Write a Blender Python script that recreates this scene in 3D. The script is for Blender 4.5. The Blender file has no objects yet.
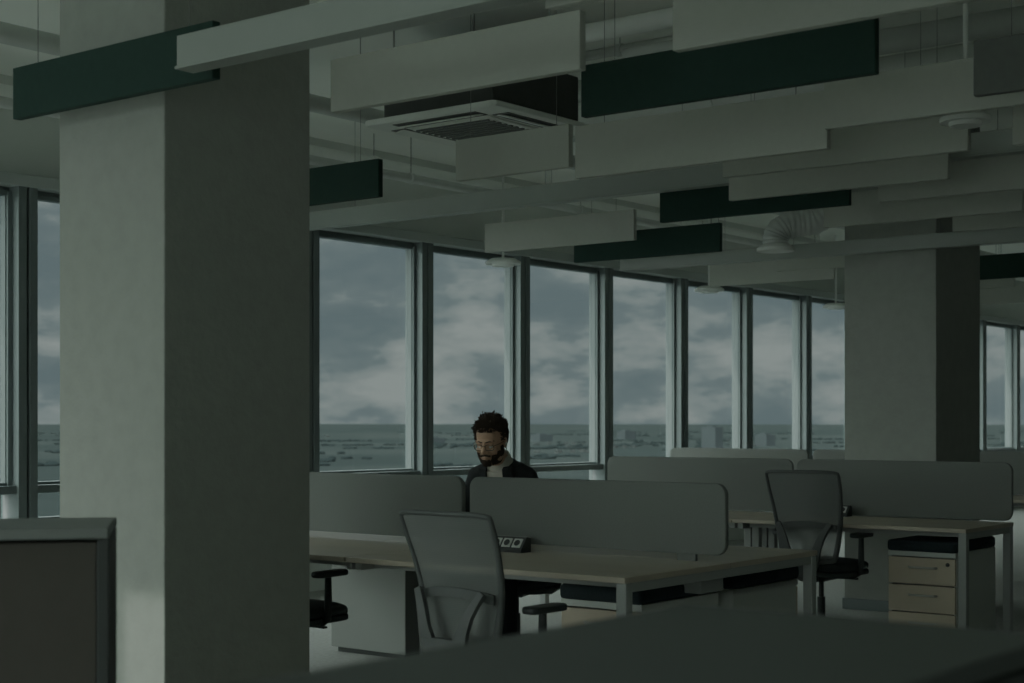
import bpy, bmesh, math, random
from mathutils import Vector, Matrix, noise
random.seed(4)
scene = bpy.context.scene
COL = scene.collection
V = Vector

# ------------------------------------------------------------ materials
def mat(name, col, rough=0.7, nscale=0, namt=0.0, metal=0.0, bump=0.0, bscale=60, stretch=(1,1,1), spec=0.3):
    m = bpy.data.materials.new(name); m.use_nodes = True
    nt = m.node_tree; b = nt.nodes['Principled BSDF']
    b.inputs['Base Color'].default_value = (*col, 1)
    b.inputs['Roughness'].default_value = rough
    b.inputs['Metallic'].default_value = metal
    b.inputs['Specular IOR Level'].default_value = spec
    tc = nt.nodes.new('ShaderNodeTexCoord'); mp = nt.nodes.new('ShaderNodeMapping')
    mp.inputs['Scale'].default_value = stretch
    nt.links.new(tc.outputs['Object'], mp.inputs['Vector'])
    if nscale:
        n = nt.nodes.new('ShaderNodeTexNoise'); n.inputs['Scale'].default_value = nscale
        n.inputs['Detail'].default_value = 6
        nt.links.new(mp.outputs[0], n.inputs['Vector'])
        r = nt.nodes.new('ShaderNodeMix'); r.data_type = 'RGBA'
        r.inputs['A'].default_value = (*[max(0, c*(1-namt)) for c in col], 1)
        r.inputs['B'].default_value = (*[min(1, c*(1+namt)) for c in col], 1)
        nt.links.new(n.outputs['Fac'], r.inputs['Factor'])
        nt.links.new(r.outputs['Result'], b.inputs['Base Color'])
    if bump:
        n2 = nt.nodes.new('ShaderNodeTexNoise'); n2.inputs['Scale'].default_value = bscale
        n2.inputs['Detail'].default_value = 4
        nt.links.new(mp.outputs[0], n2.inputs['Vector'])
        bp = nt.nodes.new('ShaderNodeBump'); bp.inputs['Strength'].default_value = bump
        bp.inputs['Distance'].default_value = 0.01
        nt.links.new(n2.outputs['Fac'], bp.inputs['Height'])
        nt.links.new(bp.outputs[0], b.inputs['Normal'])
    return m

M_plaster = mat('plaster', (.35,.37,.335), .9, 12, .12, bump=.35, bscale=30)
M_wall = mat('wall_paint', (.60,.64,.60), .9, 2, .06)
M_walld = mat('wall_paint_grey', (.45,.47,.44), .9, 2, .06)
M_ceil = mat('ceiling_paint', (.88,.91,.85), .95, 1.2, .06)
M_floor = mat('carpet', (.33,.345,.32), .95, 40, .3, bump=.4, bscale=200)
M_white = mat('baffle_white_felt', (.48,.50,.45), .95, 30, .05, bump=.2, bscale=200)
M_green = mat('baffle_green_felt', (.020,.047,.038), .95, 30, .15, bump=.2, bscale=200)
M_greyf = mat('baffle_grey_felt', (.15,.16,.15), .95, 30, .15, bump=.2, bscale=200)
M_tray = mat('tray_metal', (.36,.39,.36), .5, 10, .05, metal=.2)
M_frame = mat('window_aluminium', (.17,.20,.20), .45, 8, .05, metal=.3)
M_framel = mat('window_sash', (.23,.265,.265), .5)
M_trim = mat('window_header_trim', (.38,.42,.40), .5)
M_groove = mat('mullion_joint', (.05,.06,.062), .6)
M_dark = mat('black_plastic', (.026,.030,.030), .5, 40, .2)
M_cable = mat('steel_cable', (.25,.26,.25), .4, metal=.8)
M_gold = mat('spectacle_metal', (.10,.085,.06), .35, metal=.5)
M_oak = mat('oak_laminate', (.47,.42,.34), .45, 5, .16, stretch=(1,.12,1), spec=.4)
M_oak2 = mat('oak_drawer', (.56,.49,.38), .5, 6, .15, stretch=(1,.12,1))
M_leg = mat('powder_coated_leg', (.34,.36,.345), .45, 10, .05)
M_screen = mat('screen_fabric', (.18,.195,.182), .95, 120, .12, bump=.3, bscale=400)
M_lam = mat('white_laminate', (.58,.61,.57), .5, 5, .03)
M_lamg = mat('grey_laminate', (.24,.255,.24), .5, 5, .03)
M_cush = mat('black_cushion', (.018,.026,.03), .9, 60, .3, bump=.3, bscale=200)
M_chf = mat('chair_grey_plastic', (.085,.092,.09), .5, 20, .06)
M_seat = mat('seat_fabric', (.038,.045,.045), .95, 100, .25, bump=.3, bscale=300)
M_chrome = mat('chrome', (.6,.6,.58), .3, metal=.9)
M_pipe = mat('galvanised_pipe', (.55,.58,.55), .5, 8, .1, metal=.2)
M_galv = mat('duct_foil', (.68,.70,.68), .42, 14, .15, metal=.3)
M_duct = mat('white_duct', (.80,.83,.79), .6, 8, .06)
M_ac = mat('ac_plastic', (.80,.83,.78), .5, 8, .03)
M_acg = mat('ac_grille', (.42,.44,.41), .6, 8, .03)
M_acs = mat('ac_slot', (.14,.147,.14), .7, 8, .03)
M_acb = mat('ac_casing', (.06,.065,.06), .7, 10, .2)
M_brown = mat('brown_panel', (.068,.063,.054), .8, 20, .1)
M_top = mat('cabinet_top', (.085,.095,.09), .5, 6, .05)
M_top2 = mat('cabinet_top_pale', (.18,.195,.185), .5, 6, .05)
M_tdark = mat('cabinet_side', (.045,.05,.048), .6, 6, .05)
M_skin = mat('skin', (.58,.37,.255), .5, 30, .10)
M_hair = mat('dark_hair', (.050,.034,.024), .8, 90, .5, bump=.6, bscale=250)
M_suit = mat('dark_suit', (.018,.020,.022), .9, 150, .3, bump=.2, bscale=400)
M_shirt = mat('shirt_cotton', (.62,.59,.52), .9, 100, .1)
M_shoe = mat('black_leather', (.012,.012,.012), .35)
M_eye = mat('eye_white', (.6,.58,.55), .3)
M_iris = mat('iris', (.03,.018,.01), .3)
M_bld = mat('distant_building', (.032,.040,.043), .9, .02, .3)
M_house = mat('distant_houses', (.034,.038,.038), .9, .01, .4)
M_wood = mat('woodland_leaf', (.014,.0185,.019), 1, .02, .4, spec=0)

def mesh_fabric():
    m = bpy.data.materials.new('chair_mesh'); m.use_nodes = True
    nt = m.node_tree; b = nt.nodes['Principled BSDF']
    b.inputs['Base Color'].default_value = (.15,.162,.155,1); b.inputs['Roughness'].default_value = .9
    out = nt.nodes['Material Output']
    tr = nt.nodes.new('ShaderNodeBsdfTransparent'); mx = nt.nodes.new('ShaderNodeMixShader')
    tc = nt.nodes.new('ShaderNodeTexCoord'); wv = nt.nodes.new('ShaderNodeTexWave')
    wv.bands_direction='Z'; wv.inputs['Scale'].default_value = 40
    nt.links.new(tc.outputs['Object'], wv.inputs['Vector'])
    mr = nt.nodes.new('ShaderNodeMapRange'); mr.inputs['To Min'].default_value=.14; mr.inputs['To Max'].default_value=.24
    nt.links.new(wv.outputs['Fac'], mr.inputs['Value'])
    nt.links.new(mr.outputs[0], mx.inputs[0]); nt.links.new(b.outputs[0], mx.inputs[1]); nt.links.new(tr.outputs[0], mx.inputs[2])
    nt.links.new(mx.outputs[0], out.inputs['Surface'])
    return m
M_mesh = mesh_fabric()

def glass():
    m = bpy.data.materials.new('tinted_glass'); m.use_nodes = True
    nt = m.node_tree; nt.nodes.remove(nt.nodes['Principled BSDF']); out = nt.nodes['Material Output']
    tr = nt.nodes.new('ShaderNodeBsdfTransparent'); tr.inputs[0].default_value = (.80,.86,.85,1)
    gl = nt.nodes.new('ShaderNodeBsdfGlossy'); gl.inputs['Roughness'].default_value = .03
    gl.inputs[0].default_value = (.8,.85,.85,1)
    mx = nt.nodes.new('ShaderNodeMixShader'); mx.inputs[0].default_value = .04
    nt.links.new(tr.outputs[0], mx.inputs[1]); nt.links.new(gl.outputs[0], mx.inputs[2])
    nt.links.new(mx.outputs[0], out.inputs['Surface'])
    return m
M_glass = glass()

def land():
    m = bpy.data.materials.new('distant_land'); m.use_nodes = True
    nt = m.node_tree; b = nt.nodes['Principled BSDF']; b.inputs['Roughness'].default_value = 1
    b.inputs['Specular IOR Level'].default_value = 0
    tc = nt.nodes.new('ShaderNodeTexCoord')
    vo = nt.nodes.new('ShaderNodeTexVoronoi'); vo.inputs['Scale'].default_value = .0016
    nt.links.new(tc.outputs['Object'], vo.inputs['Vector'])
    n = nt.nodes.new('ShaderNodeTexNoise'); n.inputs['Scale'].default_value = .004; n.inputs['Detail'].default_value = 12
    n.inputs['Roughness'].default_value = .75
    nt.links.new(tc.outputs['Object'], n.inputs['Vector'])
    sp = nt.nodes.new('ShaderNodeSeparateColor'); nt.links.new(vo.outputs['Color'], sp.inputs[0])
    mx = nt.nodes.new('ShaderNodeMix'); mx.data_type='FLOAT'; mx.inputs['Factor'].default_value=.65
    nt.links.new(sp.outputs[0], mx.inputs['A']); nt.links.new(n.outputs['Fac'], mx.inputs['B'])
    r = nt.nodes.new('ShaderNodeValToRGB')
    e = r.color_ramp.elements
    e[0].position = .3; e[0].color = (.0160,.0205,.0205,1)
    e[1].position = .75; e[1].color = (.027,.032,.031,1)
    nt.links.new(mx.outputs['Result'], r.inputs[0]); nt.links.new(r.outputs[0], b.inputs['Base Color'])
    return m
M_land = land()

# ------------------------------------------------------------ mesh builder
class MB:
    def __init__(s): s.bm = bmesh.new(); s.mi = 0
    def merge(s, t, M=None):
        if M is not None: t.transform(M)
        for f in t.faces: f.material_index = s.mi
        me = bpy.data.meshes.new('tmp'); t.to_mesh(me); t.free()
        s.bm.from_mesh(me); bpy.data.meshes.remove(me); return s
    def box(s, c, size, bev=0, rot=None, seg=2):
        t = bmesh.new(); bmesh.ops.create_cube(t, size=1)
        bmesh.ops.scale(t, vec=size, verts=t.verts)
        if bev: bmesh.ops.bevel(t, geom=list(t.edges), offset=bev, segments=seg, profile=.5, affect='EDGES')
        M = Matrix.Translation(c)
        if rot is not None: M = M @ rot
        return s.merge(t, M)
    def bx(s, x0,x1,y0,y1,z0,z1, bev=0, seg=2):
        return s.box(((x0+x1)/2,(y0+y1)/2,(z0+z1)/2),(x1-x0,y1-y0,z1-z0),bev,None,seg)
    def cyl(s, p0, p1, r0, r1=None, seg=20):
        p0=V(p0);p1=V(p1); r1=r0 if r1 is None else r1
        t = bmesh.new(); d=p1-p0
        bmesh.ops.create_cone(t, cap_ends=True, segments=seg, radius1=r0, radius2=r1, depth=d.length)
        q = d.to_track_quat('Z','Y').to_matrix().to_4x4()
        return s.merge(t, Matrix.Translation((p0+p1)/2) @ q)
    def ell(s, c, r, rot=None, sub=3):
        t = bmesh.new(); bmesh.ops.create_icosphere(t, subdivisions=sub, radius=1)
        M = Matrix.Translation(c)
        if rot is not None: M = M @ rot
        return s.merge(t, M @ Matrix.Diagonal((*r,1)))
    def rings(s, rs, closed=False):
        t = bmesh.new(); vs=[[t.verts.new(p) for p in r] for r in rs]; n=len(rs[0]); k=len(rs)
        for i in range(k if closed else k-1):
            a=vs[i]; b=vs[(i+1)%k]
            for j in range(n): t.faces.new((a[j],a[(j+1)%n],b[(j+1)%n],b[j]))
        if not closed:
            t.faces.new(vs[0][::-1]); t.faces.new(vs[-1])
        bmesh.ops.recalc_face_normals(t, faces=t.faces)
        return s.merge(t)
    def tube(s, pts, r, seg=10, closed=False):
        pts=[V(p) for p in pts]; n=len(pts); rr = r if isinstance(r,(list,tuple)) else [r]*n
        T=[]
        for i in range(n):
            if closed: d=pts[(i+1)%n]-pts[i-1]
            else: d=pts[min(i+1,n-1)]-pts[max(i-1,0)]
            T.append(d.normalized())
        up = V((0,0,1)) if abs(T[0].z)<.9 else V((1,0,0))
        u=(up-T[0]*up.dot(T[0])).normalized(); rs=[]
        for i in range(n):
            u=(u-T[i]*u.dot(T[i])).normalized(); w=T[i].cross(u)
            rs.append([pts[i]+(u*math.cos(a)+w*math.sin(a))*rr[i] for a in [2*math.pi*j/seg for j in range(seg)]])
        return s.rings(rs, closed)
    def limb(s, pts, rad, seg=16):
        s.tube(pts, list(rad), seg)
        for p,r in zip(pts,rad): s.ell(p,(r,r,r),sub=2)
        return s
    def prism(s, outline, thick, M, bev=0):
        t=bmesh.new(); vs=[t.verts.new((x,y,-thick/2)) for x,y in outline]
        f=t.faces.new(vs); r=bmesh.ops.extrude_face_region(t, geom=[f])
        nv=[g for g in r['geom'] if isinstance(g,bmesh.types.BMVert)]
        bmesh.ops.translate(t, vec=(0,0,thick), verts=nv)
        bmesh.ops.recalc_face_normals(t, faces=t.faces)
        if bev:
            ed=[e for e in t.edges if abs(e.verts[0].co.z-e.verts[1].co.z)<1e-6]
            bmesh.ops.bevel(t, geom=ed, offset=bev, segments=2, profile=.5, affect='EDGES')
        return s.merge(t, M)
    def obj(s, name, m, parent=None, loc=None, smooth=False, angle=None):
        me=bpy.data.meshes.new(name); s.bm.to_mesh(me); s.bm.free()
        return mkobj(name, me, m, parent, loc, smooth)

def mkobj(name, me, m, parent=None, loc=None, smooth=False):
    me.name=name
    me.materials.clear()
    for k in (m if isinstance(m,(list,tuple)) else [m]): me.materials.append(k)
    if smooth:
        me.polygons.foreach_set('use_smooth',[True]*len(me.polygons))
        try: me.set_sharp_from_angle(angle=math.radians(40))
        except Exception: pass
    o=bpy.data.objects.new(name, me); COL.objects.link(o)
    if parent: o.parent=parent
    if loc is not None: o.location=loc
    return o

def empty(name, loc=(0,0,0), rz=0):
    o=bpy.data.objects.new(name,None); o.empty_display_size=.1; COL.objects.link(o)
    o.location=loc; o.rotation_euler=(0,0,rz); return o

def tag(o,label,cat,group=None,kind=None):
    o['label']=label; o['category']=cat
    if group: o['group']=group
    if kind: o['kind']=kind
    return o
def struct(o,label=None):
    o['kind']='structure'
    if label: o['label']=label
    return o

def clone(root, loc, rz=0):
    def cp(o, par):
        n=o.copy(); COL.objects.link(n)
        if par: n.parent=par
        for c in o.children: cp(c,n)
        return n
    n=cp(root,None); n.location=loc; n.rotation_euler=(0,0,rz); return n

def rrect(w,h,r,seg=6):
    o=[]
    for cx,cy,a0 in ((w/2-r,h/2-r,0),(-w/2+r,h/2-r,90),(-w/2+r,-h/2+r,180),(w/2-r,-h/2+r,270)):
        for i in range(seg+1):
            a=math.radians(a0+90*i/seg); o.append((cx+r*math.cos(a),cy+r*math.sin(a)))
    return o

def remesh(mb, voxel, smooth=4):
    me=bpy.data.meshes.new('t'); mb.bm.to_mesh(me); mb.bm.free()
    o=bpy.data.objects.new('t',me); COL.objects.link(o)
    r=o.modifiers.new('r','REMESH'); r.mode='VOXEL'; r.voxel_size=voxel; r.use_smooth_shade=True
    if smooth:
        q=o.modifiers.new('s','SMOOTH'); q.factor=.5; q.iterations=smooth
    dg=bpy.context.evaluated_depsgraph_get(); dg.update()
    out=bpy.data.meshes.new_from_object(o.evaluated_get(dg))
    bpy.data.objects.remove(o); bpy.data.meshes.remove(me)
    return out

# ------------------------------------------------------------ room
CEIL=3.7; X0,X1,Y0,Y1=-3.0,34.0,-5.0,9.0
struct(MB().bx(X0,X1,Y0,Y1+.3,-.2,0).obj('floor',M_floor))
struct(MB().bx(X0-.3,X1+.3,Y0-.2,Y1+.4,CEIL,CEIL+.25).obj('ceiling',M_ceil))
struct(MB().bx(X0,X1,Y0-.2,Y0,0,CEIL).obj('wall_south',M_walld))
struct(MB().bx(X1,X1+.2,Y0-.2,Y1+.3,0,CEIL).obj('wall_east',M_wall))
struct(MB().bx(X0,X1,Y1,Y1+.3,3.0,CEIL).obj('wall_north',M_wall))
struct(MB().bx(X0,X1,Y1,Y1+.3,0,.70).obj('wall_north_parapet',M_wall))
struct(MB().bx(X0-.2,X0,-.8,Y1,3.3,CEIL).bx(X0-.2,X0,Y0,-.8,0,CEIL).bx(X0-.2,X0,.6,1.9,0,3.3).bx(X0-.2,X0,3.3,4.7,0,3.3).obj('wall_west_added_piers',M_walld))  # unseen wall; solid south end and piers added to block sun and side light
struct(MB().bx(X0,X1,Y1-.14,Y1,2.95,3.03,.005).obj('trim_1',M_trim))
struct(MB().bx(X0,X1,Y1-.16,Y1,.66,.70,.005).obj('trim_2',M_frame))

mull=[-2.95,-1.6,-.25,1.05,2.35,3.62,4.90,6.17,7.47,8.82,10.22,11.62,13.02,14.48,15.92,17.41]
while mull[-1]<32: mull.append(mull[-1]+1.46)
for i in range(len(mull)-1):
    a=mull[i]; b=mull[i+1]
    xl=a; xr=b-.15
    m=MB()
    m.bx(xr,b-.085,Y1-.12,Y1+.08,.70,3.0,.004)
    m.bx(b-.065,b,Y1-.12,Y1+.08,.70,3.0,.004)
    m.bx(xl,xr,Y1-.02,Y1+.06,2.92,3.0,.004)
    m.bx(xl,xr,Y1-.10,Y1+.06,.90,.955,.004)
    m.bx(xl,xr,Y1-.02,Y1+.06,.70,.73,.004)
    m.mi=1
    m.bx(xr-.035,xr,Y1-.05,Y1+.03,.955,2.92,.004)
    m.bx(xl,xl+.03,Y1-.05,Y1+.03,.955,2.92,.004)
    m.bx(xl,xr,Y1-.04,Y1+.03,2.89,2.92,.004)
    m.bx(xl,xr,Y1-.04,Y1+.03,.955,.975,.004)
    m.mi=2
    m.bx(b-.09,b-.06,Y1-.08,Y1+.06,.70,3.0)
    m.bx(xr-.042,xr-.035,Y1-.03,Y1+.03,.955,2.92)
    o=m.obj('window_%d'%(i+1),[M_frame,M_framel,M_groove]); struct(o,'tall fixed window with grey aluminium mullion')
    g=MB().bx(xl+.03,xr-.03,Y1+.01,Y1+.02,.73,2.90).obj('glass_pane',M_glass,o)
nw=len(mull)
k=nw
for (ya,yb) in ((-.8,.6),(1.9,3.3),(4.7,6.1),(6.1,7.5),(7.5,9.0)):
    m=MB(); m.bx(X0-.1,X0+.06,yb-.08,yb,0,3.3,.005); m.bx(X0-.1,X0,ya,yb-.08,3.24,3.3); m.bx(X0-.1,X0,ya,yb-.08,0,.06)
    o=m.obj('window_%d'%k,M_frame); struct(o); MB().bx(X0-.06,X0-.05,ya,yb-.08,.06,3.24).obj('glass_pane',M_glass,o)
    k+=1

# columns
def column(x0,x1,y0,y1,label):
    m=MB().bx(x0,x1,y0,y1,0,CEIL,.006)
    o=m.obj('column',M_plaster); tag(o,label,'column',group='structural columns')
    o2=MB().bx(x0-.012,x1+.012,y0-.012,y1+.012,0,.08,.004).obj('baseboard',M_frame,o)
    return o
column(4.08,4.91,5.006,5.716,'wide square plastered concrete column beside the desks')
column(10.47,11.30,4.367,5.077,'square plastered concrete column behind the far desk')

# ------------------------------------------------------------ ceiling baffles
def baffle(x,ya,yb,m,lab,zb=2.68,h=.22,th=.04):
    L=ya-yb
    o=MB().box((0,0,h/2),(th,L,h),.004).obj('ceiling_baffle',m,None,(x,(ya+yb)/2,zb))
    tag(o,lab,'acoustic panel',group='hanging acoustic baffles')
    for s in (-1,1):
        MB().cyl((0,s*L*.38,h-.002),(0,s*L*.38,CEIL-zb),.0018,seg=6).obj('suspension_cable',M_cable,o)
    return o
W='pale grey felt acoustic baffle hanging on cables'; G='dark green felt acoustic baffle hanging on cables'
B=[(3.895,5.76,4.473,G),(4.63,4.58,3.294,W),(4.605,2.878,1.55,W),(5.36,3.81,2.466,G),
   (6.25,3.12,1.78,W),(6.36,5.353,4.60,W),(6.52,7.40,6.07,G),
   (7.146,4.16,2.815,W),(7.91,4.564,3.226,W),(8.506,5.424,4.086,G),(8.506,3.90,2.56,W),(7.146,2.60,1.3,W),
   (9.185,7.446,6.076,W),(9.4,4.70,3.36,W),(10.21,7.342,5.971,G),(10.15,4.11,2.9,W),
   (11.9,6.4,5.1,W),(11.9,4.2,2.9,W),(13.7,5.31,3.95,G),(12.8,7.6,6.3,W),(14.6,6.6,5.3,W),(14.6,4.9,3.6,W),
   (3.889,2.9,1.6,W),(5.36,6.9,5.6,W),(15.6,7.4,6.1,G),(16.6,6.6,5.3,W)]
for x,a,b,l in B: baffle(x,a,b,M_green if l is G else M_white,l)
baffle(6.36,4.56,3.16,M_white,W,zb=2.615,h=.265)
baffle(5.98,2.332,1.1,M_greyf,'mid grey felt acoustic baffle hanging on cables')

def tray(x,ya,yb,zb,h,w=.07):
    L=ya-yb; m=MB()
    m.box((0,0,h/2),(w,L,h),.004)
    m.box((0,0,.004),(w+.02,L,.012),.002)
    o=m.obj('linear_light',M_tray,None,(x,(ya+yb)/2,zb))
    tag(o,'long slim grey metal linear light fitting, unlit','light fitting',group='long linear ceiling fittings')
    n=max(2,int(L/1.6))
    for i in range(n):
        yy=-L/2+L*(i+.5)/n
        MB().cyl((0,yy,h-.002),(0,yy,CEIL-zb),.0022,seg=6).obj('suspension_cable',M_cable,o)
tray(3.76,4.50,1.2,2.69,.125)
tray(8.30,8.9,1.6,2.85,.13)
tray(10.32,6.95,1.6,2.60,.10)

# ------------------------------------------------------------ air conditioner
ac=empty('air_conditioner',(7.04,5.74,3.10))
tag(ac,'white square ceiling cassette air conditioner with dark casing','air conditioner')
m=MB(); S=.50
out=rrect(2*S,2*S,.05); 
m.prism(out,.035,Matrix.Translation((0,0,.025)),.01); m.prism(rrect(.60,.60,.03),.02,Matrix.Translation((0,0,.004)),.005)
m.obj('front_panel',M_ac,ac)
m=MB()
for i in range(11): m.box((-.27+i*.054,0,-.010),(.020,.54,.008))
m.obj('intake_grille',M_acs,ac)
for i in range(4):
    a=i*math.pi/2
    MB().box((.385*math.cos(a),.385*math.sin(a),-.002),(.075,.60,.008),.003,Matrix.Rotation(a,4,'Z')@Matrix.Rotation(.22,4,'Y')).obj('louver',M_ac,ac)
    MB().box((.385*math.cos(a),.385*math.sin(a),.006),(.11,.62,.006),0,Matrix.Rotation(a,4,'Z')).obj('air_slot',M_acs,ac)
m=MB().box((0,0,.19),(.82,.82,.29),.01)
for sx in (-1,1): m.box((sx*.415,0,.2),(.02,.6,.04))
m.obj('casing',M_acb,ac)
for sx in (-1,1):
    for sy in (-1,1):
        MB().cyl((sx*.44,sy*.3,.2),(sx*.44,sy*.3,.6),.006,seg=8).box((sx*.435,sy*.3,.2),(.05,.04,.03)).obj('threaded_rod',M_cable,ac)

# ------------------------------------------------------------ pipes and ducts
def pipe(p0,p1,r,m,lab,name='pipe',cat='pipe'):
    p0=V(p0);p1=V(p1);d=p1-p0;L=d.length;b=MB()
    b.cyl((0,0,0),d,r,seg=20)
    n=max(2,int(L/2.2)); u=d.normalized()
    for i in range(n):
        c=u*(L*(i+.5)/n); b.cyl(c-u*.02,c+u*.02,r*1.15+.003,seg=20)
    o=b.obj(name,m,None,p0,smooth=True); tag(o,lab,cat,group='ceiling services')
    for i in range(n):
        c=u*(L*(i+.5)/n); MB().cyl(c+V((0,0,r)),c+V((0,0,CEIL-p0.z)),.004,seg=6).obj('hanger_rod',M_cable,o)
P='grey service pipe hung beneath the ceiling'
pipe((3.2,7.0,3.40),(20,7.0,3.40),.055,M_pipe,P)
pipe((1.0,8.1,3.30),(24,8.1,3.30),.035,M_pipe,P)
pipe((1.0,8.5,3.45),(24,8.5,3.45),.06,M_duct,P)
pipe((9.05,2.0,3.45),(9.05,6.8,3.45),.04,M_pipe,P)
pipe((8.1,0.5,3.52),(8.1,6.7,3.52),.07,M_pipe,P)
pipe((8.75,0.5,3.50),(8.75,6.7,3.50),.10,M_duct,'round pale ventilation duct beneath the ceiling','ventilation_duct','duct')
pipe((7.62,.5,3.60),(7.62,6.7,3.60),.03,M_pipe,P)
pipe((6.6,0.5,3.42),(6.6,4.8,3.42),.05,M_duct,P)
pipe((6.85,0.5,3.35),(6.85,4.6,3.35),.03,M_pipe,P)
pipe((5.9,0.5,3.50),(5.9,6.8,3.50),.02,M_pipe,P)
pipe((13.2,2,3.45),(13.2,6.7,3.45),.10,M_duct,'round pale ventilation duct beneath the ceiling','ventilation_duct','duct')

# duct elbow with diffuser
fd=empty('flexible_duct',(9.90,5.34,2.61)); tag(fd,'silvery bent duct elbow ending in a round diffuser','duct')
pts=[(0,0,.04),(0,0,.10),(.01,-.02,.15),(.05,-.07,.19),(.11,-.15,.20),(.16,-.24,.21),(.20,-.33,.28),(.21,-.38,.45),(.21,-.38,1.05)]
fine=[];rad=[]
for i in range(len(pts)-1):
    for j in range(10):
        f=j/10; fine.append(V(pts[i]).lerp(V(pts[i+1]),f)); rad.append(.092+.003*math.sin((i*10+j)*1.57))
fine.append(V(pts[-1])); rad.append(.092)
for _ in range(6):
    fine=[fine[0]]+[(fine[i-1]+fine[i]*2+fine[i+1])/4 for i in range(1,len(fine)-1)]+[fine[-1]]
MB().tube(fine,rad,24).obj('hose',M_galv,fd,smooth=True)
MB().cyl((0,0,.022),(0,0,.05),.135,.10,32).cyl((0,0,0),(0,0,.022),.135,.135,32).obj('diffuser',M_duct,fd,smooth=True)

def disc(x,y,z,r,lab):
    b=MB().cyl((0,0,0),(0,0,.02),r,r*1.02,32).cyl((0,0,.02),(0,0,.05),r*1.02,r*.7,32).cyl((0,0,.03),(0,0,CEIL-z),.012,.012,12)
    b.cyl((0,0,-.018),(0,0,.0),r*.62,r*.66,32)
    o=b.obj('ceiling_diffuser',M_duct,None,(x,y,z),smooth=True); tag(o,lab,'air vent',group='round air diffusers'); return o
disc(6.86,2.72,2.76,.115,'pale round air diffuser under the ceiling')
for x in (10.85,14.45,17.5): disc(x,8.6,2.80,.16,'pale round air diffuser close to the windows')

# ------------------------------------------------------------ desks
def desk(loc, depth, double, lab, near=True, far=True):
    r=empty('office_desk',loc); tag(r,lab,'desk',group='office desks')
    Wd=1.6; n=2 if double else 1; dd=depth/n
    for i in range(n):
        x0=i*dd+(.006 if i else 0); x1=(i+1)*dd-(.006 if (double and i==0) else 0)
        MB().bx(x0,x1,.004,Wd-.004,.715,.74,.003).obj('tabletop',M_oak,r)
    for y,end in ((.03,near),(Wd-.03,far)):
        ins=.035 if end else depth*.36
        for x in (ins,depth-ins):
            MB().bx(x-.025,x+.025,y-.025,y+.025,0,.715,.004).obj('leg',M_leg,r)
        MB().bx(.06,depth-.06,y-.02,y+.02,.675,.715,.003).obj('crossbar',M_leg,r)
    for x in (.16,depth-.16): MB().bx(x-.02,x+.02,.055,Wd-.055,.68,.715,.003).obj('rail',M_leg,r)
    if double: MB().bx(depth/2-.1,depth/2+.1,.1,Wd-.1,.60,.66,.003).obj('cable_tray',M_leg,r)
    return r
D1='light oak double bench desk with grey metal legs'
desk((5.25,3.52,0),1.72,True,D1,True,False); desk((5.25,5.12,0),1.72,True,D1,False,True)
D2='light oak single desk with grey metal legs'
desk((8.89,3.52,0),.80,False,D2,True,False); desk((8.89,5.12,0),.80,False,D2,False,True)
for y in (3.6,5.2,6.8): desk((12.48,y,0),.80,False,D2)

def screen(x,ya,yb,lab='grey-green fabric desk divider with rounded corners',zb=.772,zt=1.10):
    L=yb-ya; h=zt-zb
    M=Matrix(((0,0,1,0),(1,0,0,0),(0,1,0,h/2),(0,0,0,1)))
    o=MB().prism(rrect(L,h,.055),.034,M,.007).obj('desk_screen',M_screen,None,(x,(ya+yb)/2,zb),smooth=True)
    tag(o,lab,'desk divider',group='fabric desk dividers')
    if x<7:
        for s in (-1,1): MB().box((0,s*L*.36,-.014),(.020,.10,.036),.002).obj('clamp',M_screen,o)
    else:
        for s in (-1,1): MB().box((-.032,s*L*.32,-.0025),(.06,.03,.005)).obj('clamp',M_leg,o)
    return o
screen(6.09,3.53,5.035); screen(6.09,5.085,6.66)
screen(9.712,3.54,5.065,zb=.745,zt=1.12); screen(9.712,5.10,6.67,zb=.745,zt=1.12)
for y in (3.62,5.22,6.82): screen(13.30,y,y+1.55,zb=.745,zt=1.12)

# power outlet block
def outlet(loc,rz):
    r=empty('power_outlet_box',loc,rz); tag(r,'black desk power block with pale-rimmed dark sockets','power outlet',group='desk power blocks')
    sec=[(-.045,0),(.035,0),(.035,.068),(.0,.075),(-.045,.015)]
    b=MB().rings([[V((x,y,z)) for x,z in sec] for y in (-.135,.135)]); b.obj('housing',M_tdark,r)
    MB().box((.017,0,.073),(.032,.268,.004),.001,Matrix.Rotation(.197,4,'Y')).obj('lid',M_lamg,r)
    rot=Matrix.Rotation(-math.atan2(.060,.045),4,'Y')
    n=V((-.060,0,.045)).normalized()
    for i in range(4):
        c=V((-.0225,-.096+i*.064,.045))+n*.002
        MB().box(c,(.050,.052,.005),.002,rot).obj('socket',M_lam,r)
        MB().cyl(c+n*.002,c+n*.0045,.017,seg=20).obj('socket_well',M_dark,r)
    return r
outlet((5.97,4.72,.74),0)
outlet((9.60,4.75,.74),0)

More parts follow.
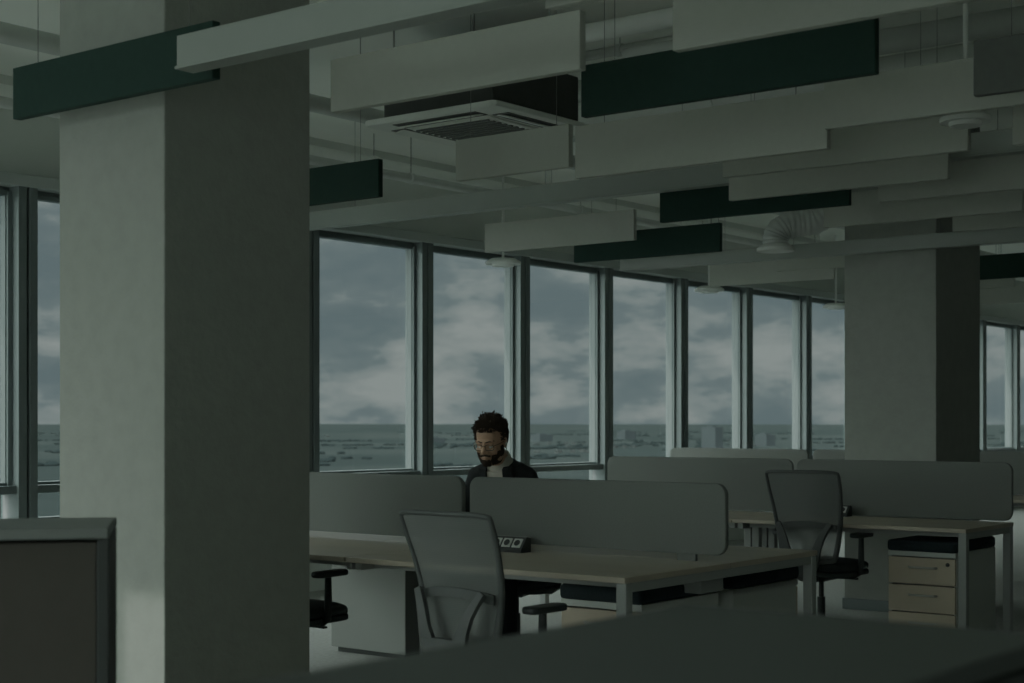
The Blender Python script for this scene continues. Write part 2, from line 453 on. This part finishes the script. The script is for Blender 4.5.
# ------------------------------------------------------------ pedestals
def pedestal():
    r=empty('drawer_pedestal'); tag(r,'white mobile drawer pedestal with oak fronts and black cushion','drawer unit',group='mobile drawer pedestals')
    w=.22; d=.66
    b=MB(); b.bx(.02,d,-w,-w+.018,.03,.575,.002).bx(.02,d,w-.018,w,.03,.575,.002).bx(d-.018,d,-w+.018,w-.018,.03,.575).bx(.02,d,-w,w,.03,.045).bx(.0,d,-w,w,.545,.575,.002)
    b.obj('body',M_lam,r)
    for i in range(3):
        z0=.03+i*.172
        dr=MB().bx(0,.02,-w+.003,w-.003,z0,z0+.164,.002).bx(.02,.5,-w+.03,w-.03,z0+.02,z0+.12).obj('drawer',M_oak2,r)
        MB().tube([(-.001,-.10,z0+.105),(-.024,-.09,z0+.105),(-.024,.07,z0+.105),(-.001,.08,z0+.105)],.007,8).obj('handle',M_chrome,dr)
        if i==2: MB().cyl((-.006,-.17,z0+.13),(.0,-.17,z0+.13),.012,seg=16).obj('lock',M_dark,dr)
    MB().bx(-.015,d+.005,-w-.003,w+.003,.575,.645,.020,3).obj('seat_cushion',M_cush,r,smooth=True)
    for sx in (.07,d-.06):
        for sy in (-1,1):
            MB().cyl((sx,sy*.17-.012,.015),(sx,sy*.17+.012,.015),.015,seg=16).cyl((sx,sy*.17,.015),(sx,sy*.17,.035),.006,seg=8).obj('caster',M_dark,r)
    return r
p0=pedestal(); p0.location=(9.06,3.875,0)
clone(p0,(5.66,3.93,0)); clone(p0,(7.12,3.93,0),math.pi)
clone(p0,(9.05,6.35,0)); 
r=empty('storage_unit',(6.62,6.27,0)); tag(r,'plain grey low storage unit beneath the desk','storage unit')
MB().bx(0,.5,-.30,.30,.03,.60,.004).obj('body',M_lamg,r); MB().bx(.5,.52,-.296,.296,.05,.595,.002).obj('door',M_lamg,r)
MB().bx(.03,.47,-.27,.27,0,.03).obj('plinth',M_tdark,r)
MB().tube([(.519,.2,.4),(.54,.2,.41),(.54,.2,.51),(.519,.2,.52)],.005,8).obj('handle',M_chrome,r)

# ------------------------------------------------------------ office chair (faces +x)
def office_chair():
    r=empty('office_chair'); tag(r,'grey mesh-back office swivel chair with black seat','chair',group='office swivel chairs')
    b=MB(); b.cyl((0,0,.07),(0,0,.13),.04,.03)
    for i in range(5):
        a=2*math.pi*i/5+.3; d=V((math.cos(a),math.sin(a),0)); n=V((-d.y,d.x,0))
        rs=[]
        for f,w,h0,h1 in ((.02,.030,.075,.125),(.15,.026,.075,.115),(.29,.018,.070,.092),(.31,.012,.072,.085)):
            c=d*f; rs.append([c-n*w+V((0,0,h0)),c+n*w+V((0,0,h0)),c+n*w*.6+V((0,0,h1)),c-n*w*.6+V((0,0,h1))])
        b.rings(rs)
    b.obj('base',M_dark,r,smooth=True)
    for i in range(5):
        a=2*math.pi*i/5+.3; d=V((math.cos(a),math.sin(a),0)); n=V((-d.y,d.x,0)); c=d*.29
        m=MB()
        for s in (-1,1): m.cyl(c+n*s*.010+V((0,0,.03)),c+n*s*.028+V((0,0,.03)),.03,seg=18)
        m.cyl(c+V((0,0,.03)),c+V((0,0,.08)),.009,seg=8); m.box(c+V((0,0,.052)),(.03,.03,.02),.006)
        m.obj('caster',M_dark,r,smooth=True)
    MB().cyl((0,0,.12),(0,0,.26),.026).cyl((0,0,.26),(0,0,.39),.017).obj('gas_lift',M_dark,r,smooth=True)
    m=MB().box((-.02,0,.39),(.26,.15,.045),.012); m.cyl((.02,-.09,.385),(.02,-.22,.385),.006,seg=8).box((.02,-.22,.385),(.03,.04,.012),.004)
    m.obj('tilt_mechanism',M_dark,r)
    m=MB(); m.prism(rrect(.49,.50,.11,8),.03,Matrix.Translation((.02,0,.42)),.008)
    t=bmesh.new(); bmesh.ops.create_uvsphere(t,u_segments=48,v_segments=24,radius=1)
    for v in t.verts:
        x,y,z=v.co
        f=lambda c,p:math.copysign(abs(c)**p,c)
        rr=math.hypot(x,y)
        if rr>1e-6:
            ca,sa=x/rr,y/rr; k=(abs(ca)**4+abs(sa)**4)**(-.25); rx=rr**.35
            v.co.x=.02+.255*ca*k*rx; v.co.y=.255*sa*k*rx
        else: v.co.x=.02
        v.co.z=.462+.034*f(z,.6)+.010*math.cos(v.co.y*6)-(.03*max(0,(v.co.x-.15)/.12)**2 if v.co.x>.15 else 0)
    m.merge(t); m.obj('seat',M_seat,r,smooth=True)
    # backrest
    zb,zt=.50,1.07
    def W(s):
        P=[(0,.170),(.15,.190),(.45,.218),(.8,.240),(1,.243)]
        for (a,wa),(c,wc) in zip(P,P[1:]):
            if s<=c: return wa+(wc-wa)*(s-a)/(c-a)
        return P[-1][1]
    def X(s,yn): return -.235-.10*s+.035*math.sin(s*math.pi*1.15)+.045*yn*yn
    def pt(s,yn,off=0): return V((X(s,yn)+off, yn*W(s), zb+(zt-zb)*s))
    per=[]; pr=[]
    n=14
    for i in range(n+1): per.append((.05+.90*i/n,1)); pr.append(.0175-.006*i/n)
    for yn in (.985,.93,.75,.5,.25,0,-.25,-.5,-.75,-.93,-.985): per.append((1-.022*abs(yn)**8,yn)); pr.append(.0115)
    for i in range(n+1): per.append((.95-.90*i/n,-1)); pr.append(.0115+.006*i/n)
    for yn in (-.97,-.88,-.7,-.4,0,.4,.7,.88,.97): per.append((0+.03*abs(yn)**6,yn)); pr.append(.0185)
    fr=MB().tube([pt(s,y) for s,y in per],pr,10,True).obj('backrest',M_chf,r,smooth=True)
    t=bmesh.new(); N=14; K=12; gv=[[t.verts.new(pt(.01+.98*i/N,-.985+1.97*j/K)) for j in range(K+1)] for i in range(N+1)]
    for i in range(N):
        for j in range(K): t.faces.new((gv[i][j],gv[i][j+1],gv[i+1][j+1],gv[i+1][j]))
    mm=MB(); mm.merge(t); mm.obj('mesh_panel',M_mesh,fr,smooth=True)
    # lumbar bar and splayed rear bracket
    m=MB(); ls=[]
    for i in range(13):
        yn=-.93+1.86*i/12; ls.append(pt(.42-.05*abs(yn)**2,yn,-.020))
    rs=[]
    for p in ls: rs.append([p+V((-.006,0,-.020)),p+V((.006,0,-.020)),p+V((.006,0,.020)),p+V((-.006,0,.020))])
    m.rings(rs); m.obj('lumbar_support',M_chf,fr)
    m=MB()
    def strap(pts,w,th):
        rs=[]; pts=[V(p) for p in pts]
        for i,p in enumerate(pts):
            d=(pts[min(i+1,len(pts)-1)]-pts[max(i-1,0)]).normalized(); side=V((0,1,0)); side=(side-d*side.dot(d)).normalized(); nn=d.cross(side)
            ww=w[i] if isinstance(w,list) else w
            rs.append([p-side*ww-nn*th,p+side*ww-nn*th,p+side*ww+nn*th,p-side*ww+nn*th])
        m.rings(rs)
    strap([(-.10,0,.39),(-.2,0,.385),(-.275,0,.42),(-.302,0,.48),(-.307,0,.55)],[.05,.05,.075,.11,.12],.013)
    for s in (-1,1):
        strap([(-.307,s*.085,.53),(-.306,s*.105,.59),(-.296,s*.125,.65),(-.282,s*.15,.70),(-.268,s*.175,.745)],[.036,.026,.021,.018,.016],.011)
    m.obj('back_support',M_chf,fr,smooth=True)
    for s in (-1,1):
        a=MB()
        a.tube([(.0,s*.13,.405),(.0,s*.22,.40),(.0,s*.265,.43),(.0,s*.27,.50),(.0,s*.27,.655)],[.018,.018,.020,.020,.017],10)
        arm=a.obj('armrest',M_dark,r,smooth=True)
        MB().prism(rrect(.24,.085,.035),.03,Matrix.Translation((.02,s*.265,.665)),.01).obj('arm_pad',M_dark,arm,smooth=True)
    return r
ch=office_chair(); ch.location=(4.90,3.94,0); ch.rotation_euler=(0,0,math.radians(-2)); ch.scale=(.96,.98,.955)
c1=clone(ch,(5.35,5.62,0),math.radians(6))
c3=clone(ch,(8.99,4.52,0),math.radians(3)); c3.scale=(1,1,1)
clone(ch,(7.19,5.60,0),math.pi+.35)

# ------------------------------------------------------------ cabinets near the camera
r=empty('low_cabinet',(0,0,0)); tag(r,'low cabinet with smooth grey-green top and dark sides','cabinet')
MB().bx(.55,1.89,.63,1.16,1.095,1.12,.004).obj('cabinet_top',M_top,r)
MB().bx(.57,1.87,.65,1.14,.06,1.095,.003).obj('body',M_tdark,r)
MB().bx(.60,1.84,.67,1.12,0,.06).obj('plinth',M_dark,r)
for i in range(2):
    d=MB().bx(.575+i*.65,1.215+i*.65,.632,.65,.08,1.09,.002).obj('door',M_tdark,r)
    MB().tube([(1.17+i*.09,.632,.7),(1.17+i*.09,.61,.71),(1.17+i*.09,.61,.81),(1.17+i*.09,.632,.82)],.005,8).obj('handle',M_chrome,d)

ang=math.radians(50)
r=empty('storage_cabinet',(2.305,3.035,0),ang); tag(r,'low storage cabinet with brown panel and pale rim','cabinet')
MB().bx(0,.45,0,1.6,1.10,1.125,.004).obj('cabinet_top',M_top2,r)
MB().bx(.02,.44,.0,.028,0,1.10,.003).bx(.02,.44,1.572,1.6,0,1.10,.003).bx(.42,.44,.028,1.572,0,1.10).obj('frame',M_tdark,r)
MB().bx(.03,.05,.03,1.57,.06,1.09,.002).obj('front_panel',M_brown,r)
MB().bx(.04,.42,.03,1.57,0,.06).obj('plinth',M_dark,r)

# ------------------------------------------------------------ person (local: faces +x, origin on floor under hips)
def torso(mb, g):
    rs=[]
    for x,z,w,d in ((-.01,.44,.15,.11),(0,.50,.178,.125),(.03,.62,.150,.104),(.06,.74,.150,.106),(.10,.86,.150,.106),(.135,.95,.132,.090),(.16,1.0,.096,.070),(.18,1.03,.064,.058)):
        lean=V((.33,0,.94)).normalized(); fx=V((lean.z,0,-lean.x))
        rs.append([V((x,0,z))+fx*((d+g)*math.cos(a))+V((0,1,0))*((w+g)*math.sin(a)) for a in [2*math.pi*j/24 for j in range(24)]])
    mb.rings(rs)
def arms(mb,g,end=1.0):
    for s in (-1,1):
        sh=V((.15,s*.132,.948)); el=V((.175,s*.218,.715)); wr=V((.40,s*.15,.700))
        wr=el.lerp(wr,end)
        mb.limb([V((.145,s*.075,.972)),sh,sh.lerp(el,.5),el,el.lerp(wr,.4),wr],[.050+g,.050+g,.046+g,.041+g,.040+g,.029+g])
def legs(mb,g,end=1.0):
    for s in (-1,1):
        hp=V((.0,s*.085,.495)); kn=V((.42,s*.115,.50)); an=V((.40,s*.12,.09))
        an=kn.lerp(an,end)
        mb.limb([hp,hp.lerp(kn,.5),kn,kn.lerp(an,.35),an],[.088+g,.076+g,.056+g,.054+g,.038+g])

HC=V((.31,0,1.134))
HR=Matrix.Translation(HC)@Matrix.Rotation(math.radians(-2),4,'Z')@Matrix.Rotation(math.radians(16),4,'Y')@Matrix.Scale(.95,4)
head=MB()
E=lambda c,r:head.ell(c,r,sub=4)
E((-.014,0,.034),(.098,.077,.086)); E((.020,0,-.012),(.074,.065,.080)); E((.030,0,-.062),(.058,.052,.050))
E((.068,0,-.098),(.026,.028,.020)); E((.074,0,.024),(.022,.050,.011)); E((.058,0,.052),(.026,.054,.034))
for s in (-1,1):
    E((.064,s*.040,-.026),(.023,.020,.019)); E((-.008,s*.078,-.008),(.019,.009,.032)); E((.0,s*.083,.008),(.014,.008,.016))
    E((.103,s*.011,-.034),(.011,.009,.009)); E((.0765,s*.031,.004),(.0155,.017,.0105)); E((.02,s*.045,-.075),(.04,.02,.025))
head.limb([V((.088,0,.016)),V((.100,0,-.006)),V((.115,0,-.028))],[.009,.010,.0135],12)
E((.094,0,-.056),(.010,.022,.007)); E((.091,0,-.068),(.011,.020,.008)); E((.080,0,-.060),(.018,.032,.024))
head.bm.transform(HR)
head.limb([V((.17,0,1.0)),V((.235,0,1.06)),V((.285,0,1.100))],[.060,.053,.053])
hm=remesh(head,.0034,3)
bd=MB(); torso(bd,0); arms(bd,0); legs(bd,0)
for s in (-1,1): bd.limb([V((.40,s*.12,.09)),V((.42,s*.12,.05)),V((.52,s*.13,.035))],[.036,.036,.028])
bm_=remesh(bd,.011,3)
hd=MB()
for s in (-1,1):
    M=Matrix.Translation((.40,s*.15,.700))@Matrix.Rotation(math.radians(-14*s),4,'Z')@Matrix.Rotation(math.radians(6),4,'Y')
    k=MB()
    k.limb([V((-.02,0,0)),V((.02,0,0))],[.027,.026])
    k.box((.055,0,-.002),(.085,.074,.026),.011,None,3)
    fl=[(.028,.042,.026,.020),(.0095,.047,.030,.021),(-.0095,.043,.028,.020),(-.028,.034,.021,.018)]
    for yo,a,b2,c in fl:
        yy=yo*s; p=V((.092,yy,.001)); q=p+V((a,yy*.12,.004)); t2=q+V((b2*.9,yy*.08,-.013)); u2=t2+V((c*.7,0,-.013))
        k.limb([V((.06,yy*.9,0)),p,q,t2,u2],[.009,.0090,.0082,.0075,.0066],10)
    th=[V((.015,s*.025,-.004)),V((.042,s*.047,-.008)),V((.068,s*.058,-.012)),V((.090,s*.058,-.017))]
    k.limb(th,[.014,.0115,.0100,.0085],10)
    k.bm.transform(M)
    hm2=remesh(k,.0032,2); hd.bm.from_mesh(hm2)
hd.bm.from_mesh(hm); hd.bm.from_mesh(bm_)
person=hd.obj('person',M_skin,None,(7.12,5.57,0),smooth=True)
person.rotation_euler=(0,0,math.pi+.30); person.scale=(1.12,)*3
tag(person,'bearded dark-haired man in dark suit jacket, seated, looking down','person')

mb=MB(); torso(mb,.012); arms(mb,.011,.93)
mkobj('jacket',remesh(mb,.009,4),M_suit,person,smooth=True)
mb=MB(); legs(mb,.010,.97); mb.ell((0,0,.50),(.12,.16,.085))
mkobj('trousers',remesh(mb,.010,3),M_suit,person,smooth=True)
for s in (-1,1):
    mb=MB(); mb.limb([V((.375,s*.12,.045)),V((.43,s*.125,.05)),V((.50,s*.13,.038)),V((.54,s*.135,.034))],[.036,.042,.036,.028])
    mb.ell((.39,s*.12,.09),(.044,.042,.03)); mb.bx(.345,.57,s*.127-.038,s*.127+.038,.0,.016,.006)
    mkobj('shoe',remesh(mb,.006,3),M_shoe,person,smooth=True)
# shirt collar and front
mb=MB(); ax=V((.5,0,.86)).normalized(); fx=V((ax.z,0,-ax.x)); c0=V((.190,0,1.018)); rs=[]
for k,(h,g) in enumerate(((-.03,.080),(0,.071),(.03,.063),(.052,.060),(.052,.055),(.0,.058),(-.03,.066))):
    rs.append([c0+ax*h+fx*(g*1.0*math.cos(a))+V((0,g*math.sin(a),0)) for a in [2*math.pi*j/28 for j in range(28)]])
mb.rings(rs,True)
def chest(u,v,off):
    return c0+fx*(.074+off+.052*v/.2)-ax*v*1.0+V((0,u,0))-fx*(u*u*3)
rs=[]
for v in (0,.05,.10,.16,.22):
    w=.055*(1-v/.26)
    rs.append([chest(-w,v,.012),chest(0,v,.020),chest(w,v,.012),chest(w,v,-.01),chest(0,v,-.01),chest(-w,v,-.01)])
mb.rings(rs); mb.obj('shirt',M_shirt,person,smooth=True)
for s in (-1,1):
    rs=[]
    for v,w0,w1 in ((-.02,.045,.085),(.04,.045,.095),(.10,.034,.098),(.16,.02,.07),(.22,.005,.02)):
        rs.append([chest(s*w0,v,.026),chest(s*w1,v,.030),chest(s*w1,v,.0),chest(s*w0,v,.0)])
    MB().rings(rs).obj('lapel',M_suit,person)
# hair
def tufts(fn,n,size,seedv):
    random.seed(seedv); b=MB()
    for i in range(n):
        p,nrm=fn()
        if p is None: continue
        sz=size*random.uniform(.7,1.3)
        q=(nrm+V([random.uniform(-.8,.8) for _ in range(3)])).normalized().to_track_quat('Z','Y').to_matrix().to_4x4()
        b.ell(p,(sz*.6,sz*.6,sz*1.2),q,sub=1)
    return b
def hairpt():
    d=V([random.gauss(0,1) for _ in range(3)]).normalized()
    p=V((-.014,0,.034))+V((d.x*.101,d.y*.079,d.z*.090))
    line=.070 if p.x>.045 else (.070-(.045-p.x)*1.25 if p.x>-.0 else max(-.06,.012+p.x*1.1))
    if p.x>.0 and abs(p.y)>.06 and p.x<.03: line=.015
    if p.z<line: return None,None
    nz=noise.noise(V((p.x,p.y,p.z))*45)
    th=.006+(.020+.028*nz)*max(.15,d.z)+(.008 if p.x>.03 and d.z>.2 else 0)
    return p+d*th*random.uniform(.3,1.05),d
b=tufts(hairpt,5200,.0052,3); b.ell((-.020,0,.046),(.094,.077,.082),Matrix.Rotation(-.12,4,'Y'),sub=3)
b.bm.transform(HR); b.obj('hair',M_hair,person,smooth=True)
def beardpt():
    a=random.uniform(-1.75,1.75); z=random.uniform(-.112,-.018)
    zz=(z+.112)/.094
    rx=.030+.060*min(1,zz*1.5+.35)**.6; ry=.034+.034*min(1,zz*1.4+.1)**.6
    ca,sa=math.cos(a),math.sin(a); p=V((.012+rx*ca+(.012 if abs(a)<.5 and z<-.07 else 0),ry*sa,z))
    if abs(a)<.55 and z>-.072: return None,None
    if abs(a)<1.0 and z>-.052: return None,None
    if abs(a)<1.35 and z>-.038: return None,None
    return p,V((ca,sa,-.6)).normalized()
b=tufts(beardpt,3600,.0042,5)
random.seed(8)
for i in range(180):
    yv=random.uniform(-.027,.027); b.ell((.103-abs(yv)*.35,yv,-.047-abs(yv)*.25+random.uniform(-.004,.003)),(.0035,.004,.003),sub=1)
for s in (-1,1):
    for i in range(26):
        f=i/25; b.ell((.094-.022*f**2,s*(.012+.036*f),.021+.004*math.sin(f*2.6)),(.004,.004,.0032),sub=1)
b.bm.transform(HR); b.obj('beard',M_hair,person,smooth=True)
for s in (-1,1):
    b=MB().ell((.078,s*.031,-.002),(.0125,.0125,.0110),sub=3); b.mi=1; b.ell((.0850,s*.031,-.008),(.0055,.0055,.0050),sub=2)
    b.bm.transform(HR); b.obj('eye',[M_eye,M_iris],person,smooth=True)
# glasses
b=MB()
for s in (-1,1):
    c=V((.103,s*.032,-.005)); pts=[]
    for j in range(28):
        a=2*math.pi*j/28; ca,sa=math.cos(a),math.sin(a)
        k=(abs(ca)**3.2+abs(sa)**3.2)**(-1/3.2)
        pts.append(c+V((-.006*(ca*s*.5+.5),.0235*ca*k,.016*sa*k)))
    b.tube(pts,.0021,6,True)
    b.tube([V((.098,s*.056,.004)),V((.07,s*.073,.006)),V((.0,s*.084,.006)),V((-.02,s*.085,-.012))],.0019,6)
b.tube([V((.104,.009,.002)),V((.108,0,.004)),V((.104,-.009,.002))],.0018,6)
b.bm.transform(HR); b.obj('eyeglasses',M_gold,person,smooth=True)
for s in (-1,1):
    b=MB().ell((.008,s*.088,-.010),(.007,.006,.007)); b.cyl((.010,s*.091,-.012),(.016,s*.090,-.040),.0032,seg=10)
    b.bm.transform(HR); b.obj('earbud',M_lam,person,smooth=True)

# ------------------------------------------------------------ outside
GZ=-70
g=MB().bx(-4000,40000,40,40000,-1,0).obj('ground',M_land,None,(0,0,GZ)); struct(g,'hazy distant fields and town')
def gp(D,t): return V((D*(.787+.617*t),D*(.617-.787*t),0))
def bld(D,t,w,h,d=40):
    p=gp(D,t)
    b=MB().bx(-w/2,w/2,-d/2,d/2,0,h); b.bx(-w*.3,w*.2,-d*.2,d*.2,h,h+4)
    o=b.obj('tower_block',M_bld,None,(round(p.x),round(p.y),GZ)); tag(o,'distant grey block of flats','building',group='distant buildings'); return o
bld(3900,.1308,38,58); bld(4600,.165,55,34); bld(5600,.02,80,26); bld(5000,-.05,60,20); bld(6400,.075,80,34)
random.seed(5)
b=MB()
for c in range(110):
    D=2400*math.exp(random.uniform(0,1.6)); t=random.uniform(-.36,.36); p=gp(D,t); ln=random.uniform(60,420); a=random.uniform(-.5,.5)-.9
    for i in range(14):
        f=random.uniform(-.5,.5); q=p+V((math.cos(a),math.sin(a),0))*ln*f+V((random.uniform(-20,20),random.uniform(-20,20),0))
        h=random.uniform(4,8); b.ell(q+V((0,0,h*.3)),(random.uniform(6,14),random.uniform(6,14),h*.6),sub=2)
o=b.obj('woodland',M_wood,None,(0,0,GZ),smooth=True); tag(o,'dark distant tree belts on the plain','trees',kind='stuff')
b=MB()
for c in range(14):
    D=3400*math.exp(random.uniform(0,.9)); t=random.uniform(-.33,.34); p=gp(D,t)
    for i in range(5):
        q=p+V((random.uniform(-120,120),random.uniform(-120,120),0)); h=random.uniform(4,7)
        b.box(q+V((0,0,h/2)),(random.uniform(8,16),random.uniform(8,14),h),0,Matrix.Rotation(random.uniform(0,3),4,'Z'))
o=b.obj('distant_houses',M_house,None,(0,0,GZ)); tag(o,'tiny pale houses scattered over the plain','houses',kind='stuff')

# ------------------------------------------------------------ world
w=bpy.data.worlds.new('sky'); scene.world=w; w.use_nodes=True; nt=w.node_tree; nt.nodes.clear()
L=nt.links.new
out=nt.nodes.new('ShaderNodeOutputWorld'); bg=nt.nodes.new('ShaderNodeBackground')
tc=nt.nodes.new('ShaderNodeTexCoord'); mp=nt.nodes.new('ShaderNodeMapping'); mp.inputs['Scale'].default_value=(1,1,2.7)
mp.inputs['Location'].default_value=(.3,.1,0)
L(tc.outputs['Generated'],mp.inputs['Vector'])
n=nt.nodes.new('ShaderNodeTexNoise'); n.inputs['Scale'].default_value=9; n.inputs['Detail'].default_value=14; n.inputs['Roughness'].default_value=.59
L(mp.outputs[0],n.inputs['Vector'])
sx=nt.nodes.new('ShaderNodeSeparateXYZ'); L(tc.outputs['Generated'],sx.inputs[0])
def math_(op,a,b):
    k=nt.nodes.new('ShaderNodeMath'); k.operation=op
    for i,v in enumerate((a,b)):
        if isinstance(v,(int,float)): k.inputs[i].default_value=v
        elif v is not None: L(v,k.inputs[i])
    return k.outputs[0]
band=math_('MULTIPLY',math_('ABSOLUTE',math_('SUBTRACT',sx.outputs['Z'],.045),None),1.3)
fac=math_('SUBTRACT',math_('ADD',n.outputs['Fac'],.025),math_('MINIMUM',band,.08))
r=nt.nodes.new('ShaderNodeValToRGB'); e=r.color_ramp.elements
e[0].position=.40; e[0].color=(.165,.20,.215,1); e[1].position=.62; e[1].color=(.43,.45,.435,1)
x=e.new(.49); x.color=(.205,.24,.25,1)
x=e.new(.52); x.color=(.28,.31,.31,1)
L(fac,r.inputs[0])
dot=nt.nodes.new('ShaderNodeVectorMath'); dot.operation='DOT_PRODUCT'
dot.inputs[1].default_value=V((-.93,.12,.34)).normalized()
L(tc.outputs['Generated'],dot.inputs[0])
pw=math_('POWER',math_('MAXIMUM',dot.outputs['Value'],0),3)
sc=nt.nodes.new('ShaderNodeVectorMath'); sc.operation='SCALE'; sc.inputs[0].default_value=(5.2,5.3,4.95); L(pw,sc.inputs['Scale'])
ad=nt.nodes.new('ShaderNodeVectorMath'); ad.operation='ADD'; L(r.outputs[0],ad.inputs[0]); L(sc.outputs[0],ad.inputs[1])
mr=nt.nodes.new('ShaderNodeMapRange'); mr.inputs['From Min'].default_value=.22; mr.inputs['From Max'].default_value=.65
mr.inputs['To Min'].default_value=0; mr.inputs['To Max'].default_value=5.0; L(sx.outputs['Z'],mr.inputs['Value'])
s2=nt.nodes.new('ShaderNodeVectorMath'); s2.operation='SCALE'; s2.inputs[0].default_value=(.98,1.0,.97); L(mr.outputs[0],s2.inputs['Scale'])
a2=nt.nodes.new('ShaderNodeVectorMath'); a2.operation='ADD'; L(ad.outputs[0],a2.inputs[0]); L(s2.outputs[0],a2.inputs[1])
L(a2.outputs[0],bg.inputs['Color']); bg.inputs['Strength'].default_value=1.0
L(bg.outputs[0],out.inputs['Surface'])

sl=bpy.data.lights.new('sun','SUN'); sl.energy=1.6; sl.angle=math.radians(.8); sl.color=(1,.97,.88)
so=bpy.data.objects.new('sun',sl); COL.objects.link(so)
so.rotation_euler=V((.96,-.10,-.345)).to_track_quat('-Z','Y').to_euler()

try: scene.view_settings.look='AgX - Low Contrast'
except Exception as ex: print('look',ex)

# ------------------------------------------------------------ camera
cam=bpy.data.cameras.new('camera'); co=bpy.data.objects.new('camera',cam); COL.objects.link(co)
cam.sensor_width=36; cam.lens=1537/1024*36
cam.shift_y=(422-341.5)/1024
co.location=(0,0,1.38)
co.rotation_euler=(math.radians(90),0,math.radians(38.07-90))
cam.clip_end=80000; cam.clip_start=.05
cam.dof.use_dof=True; cam.dof.focus_distance=8.6; cam.dof.aperture_fstop=4.0
scene.camera=co
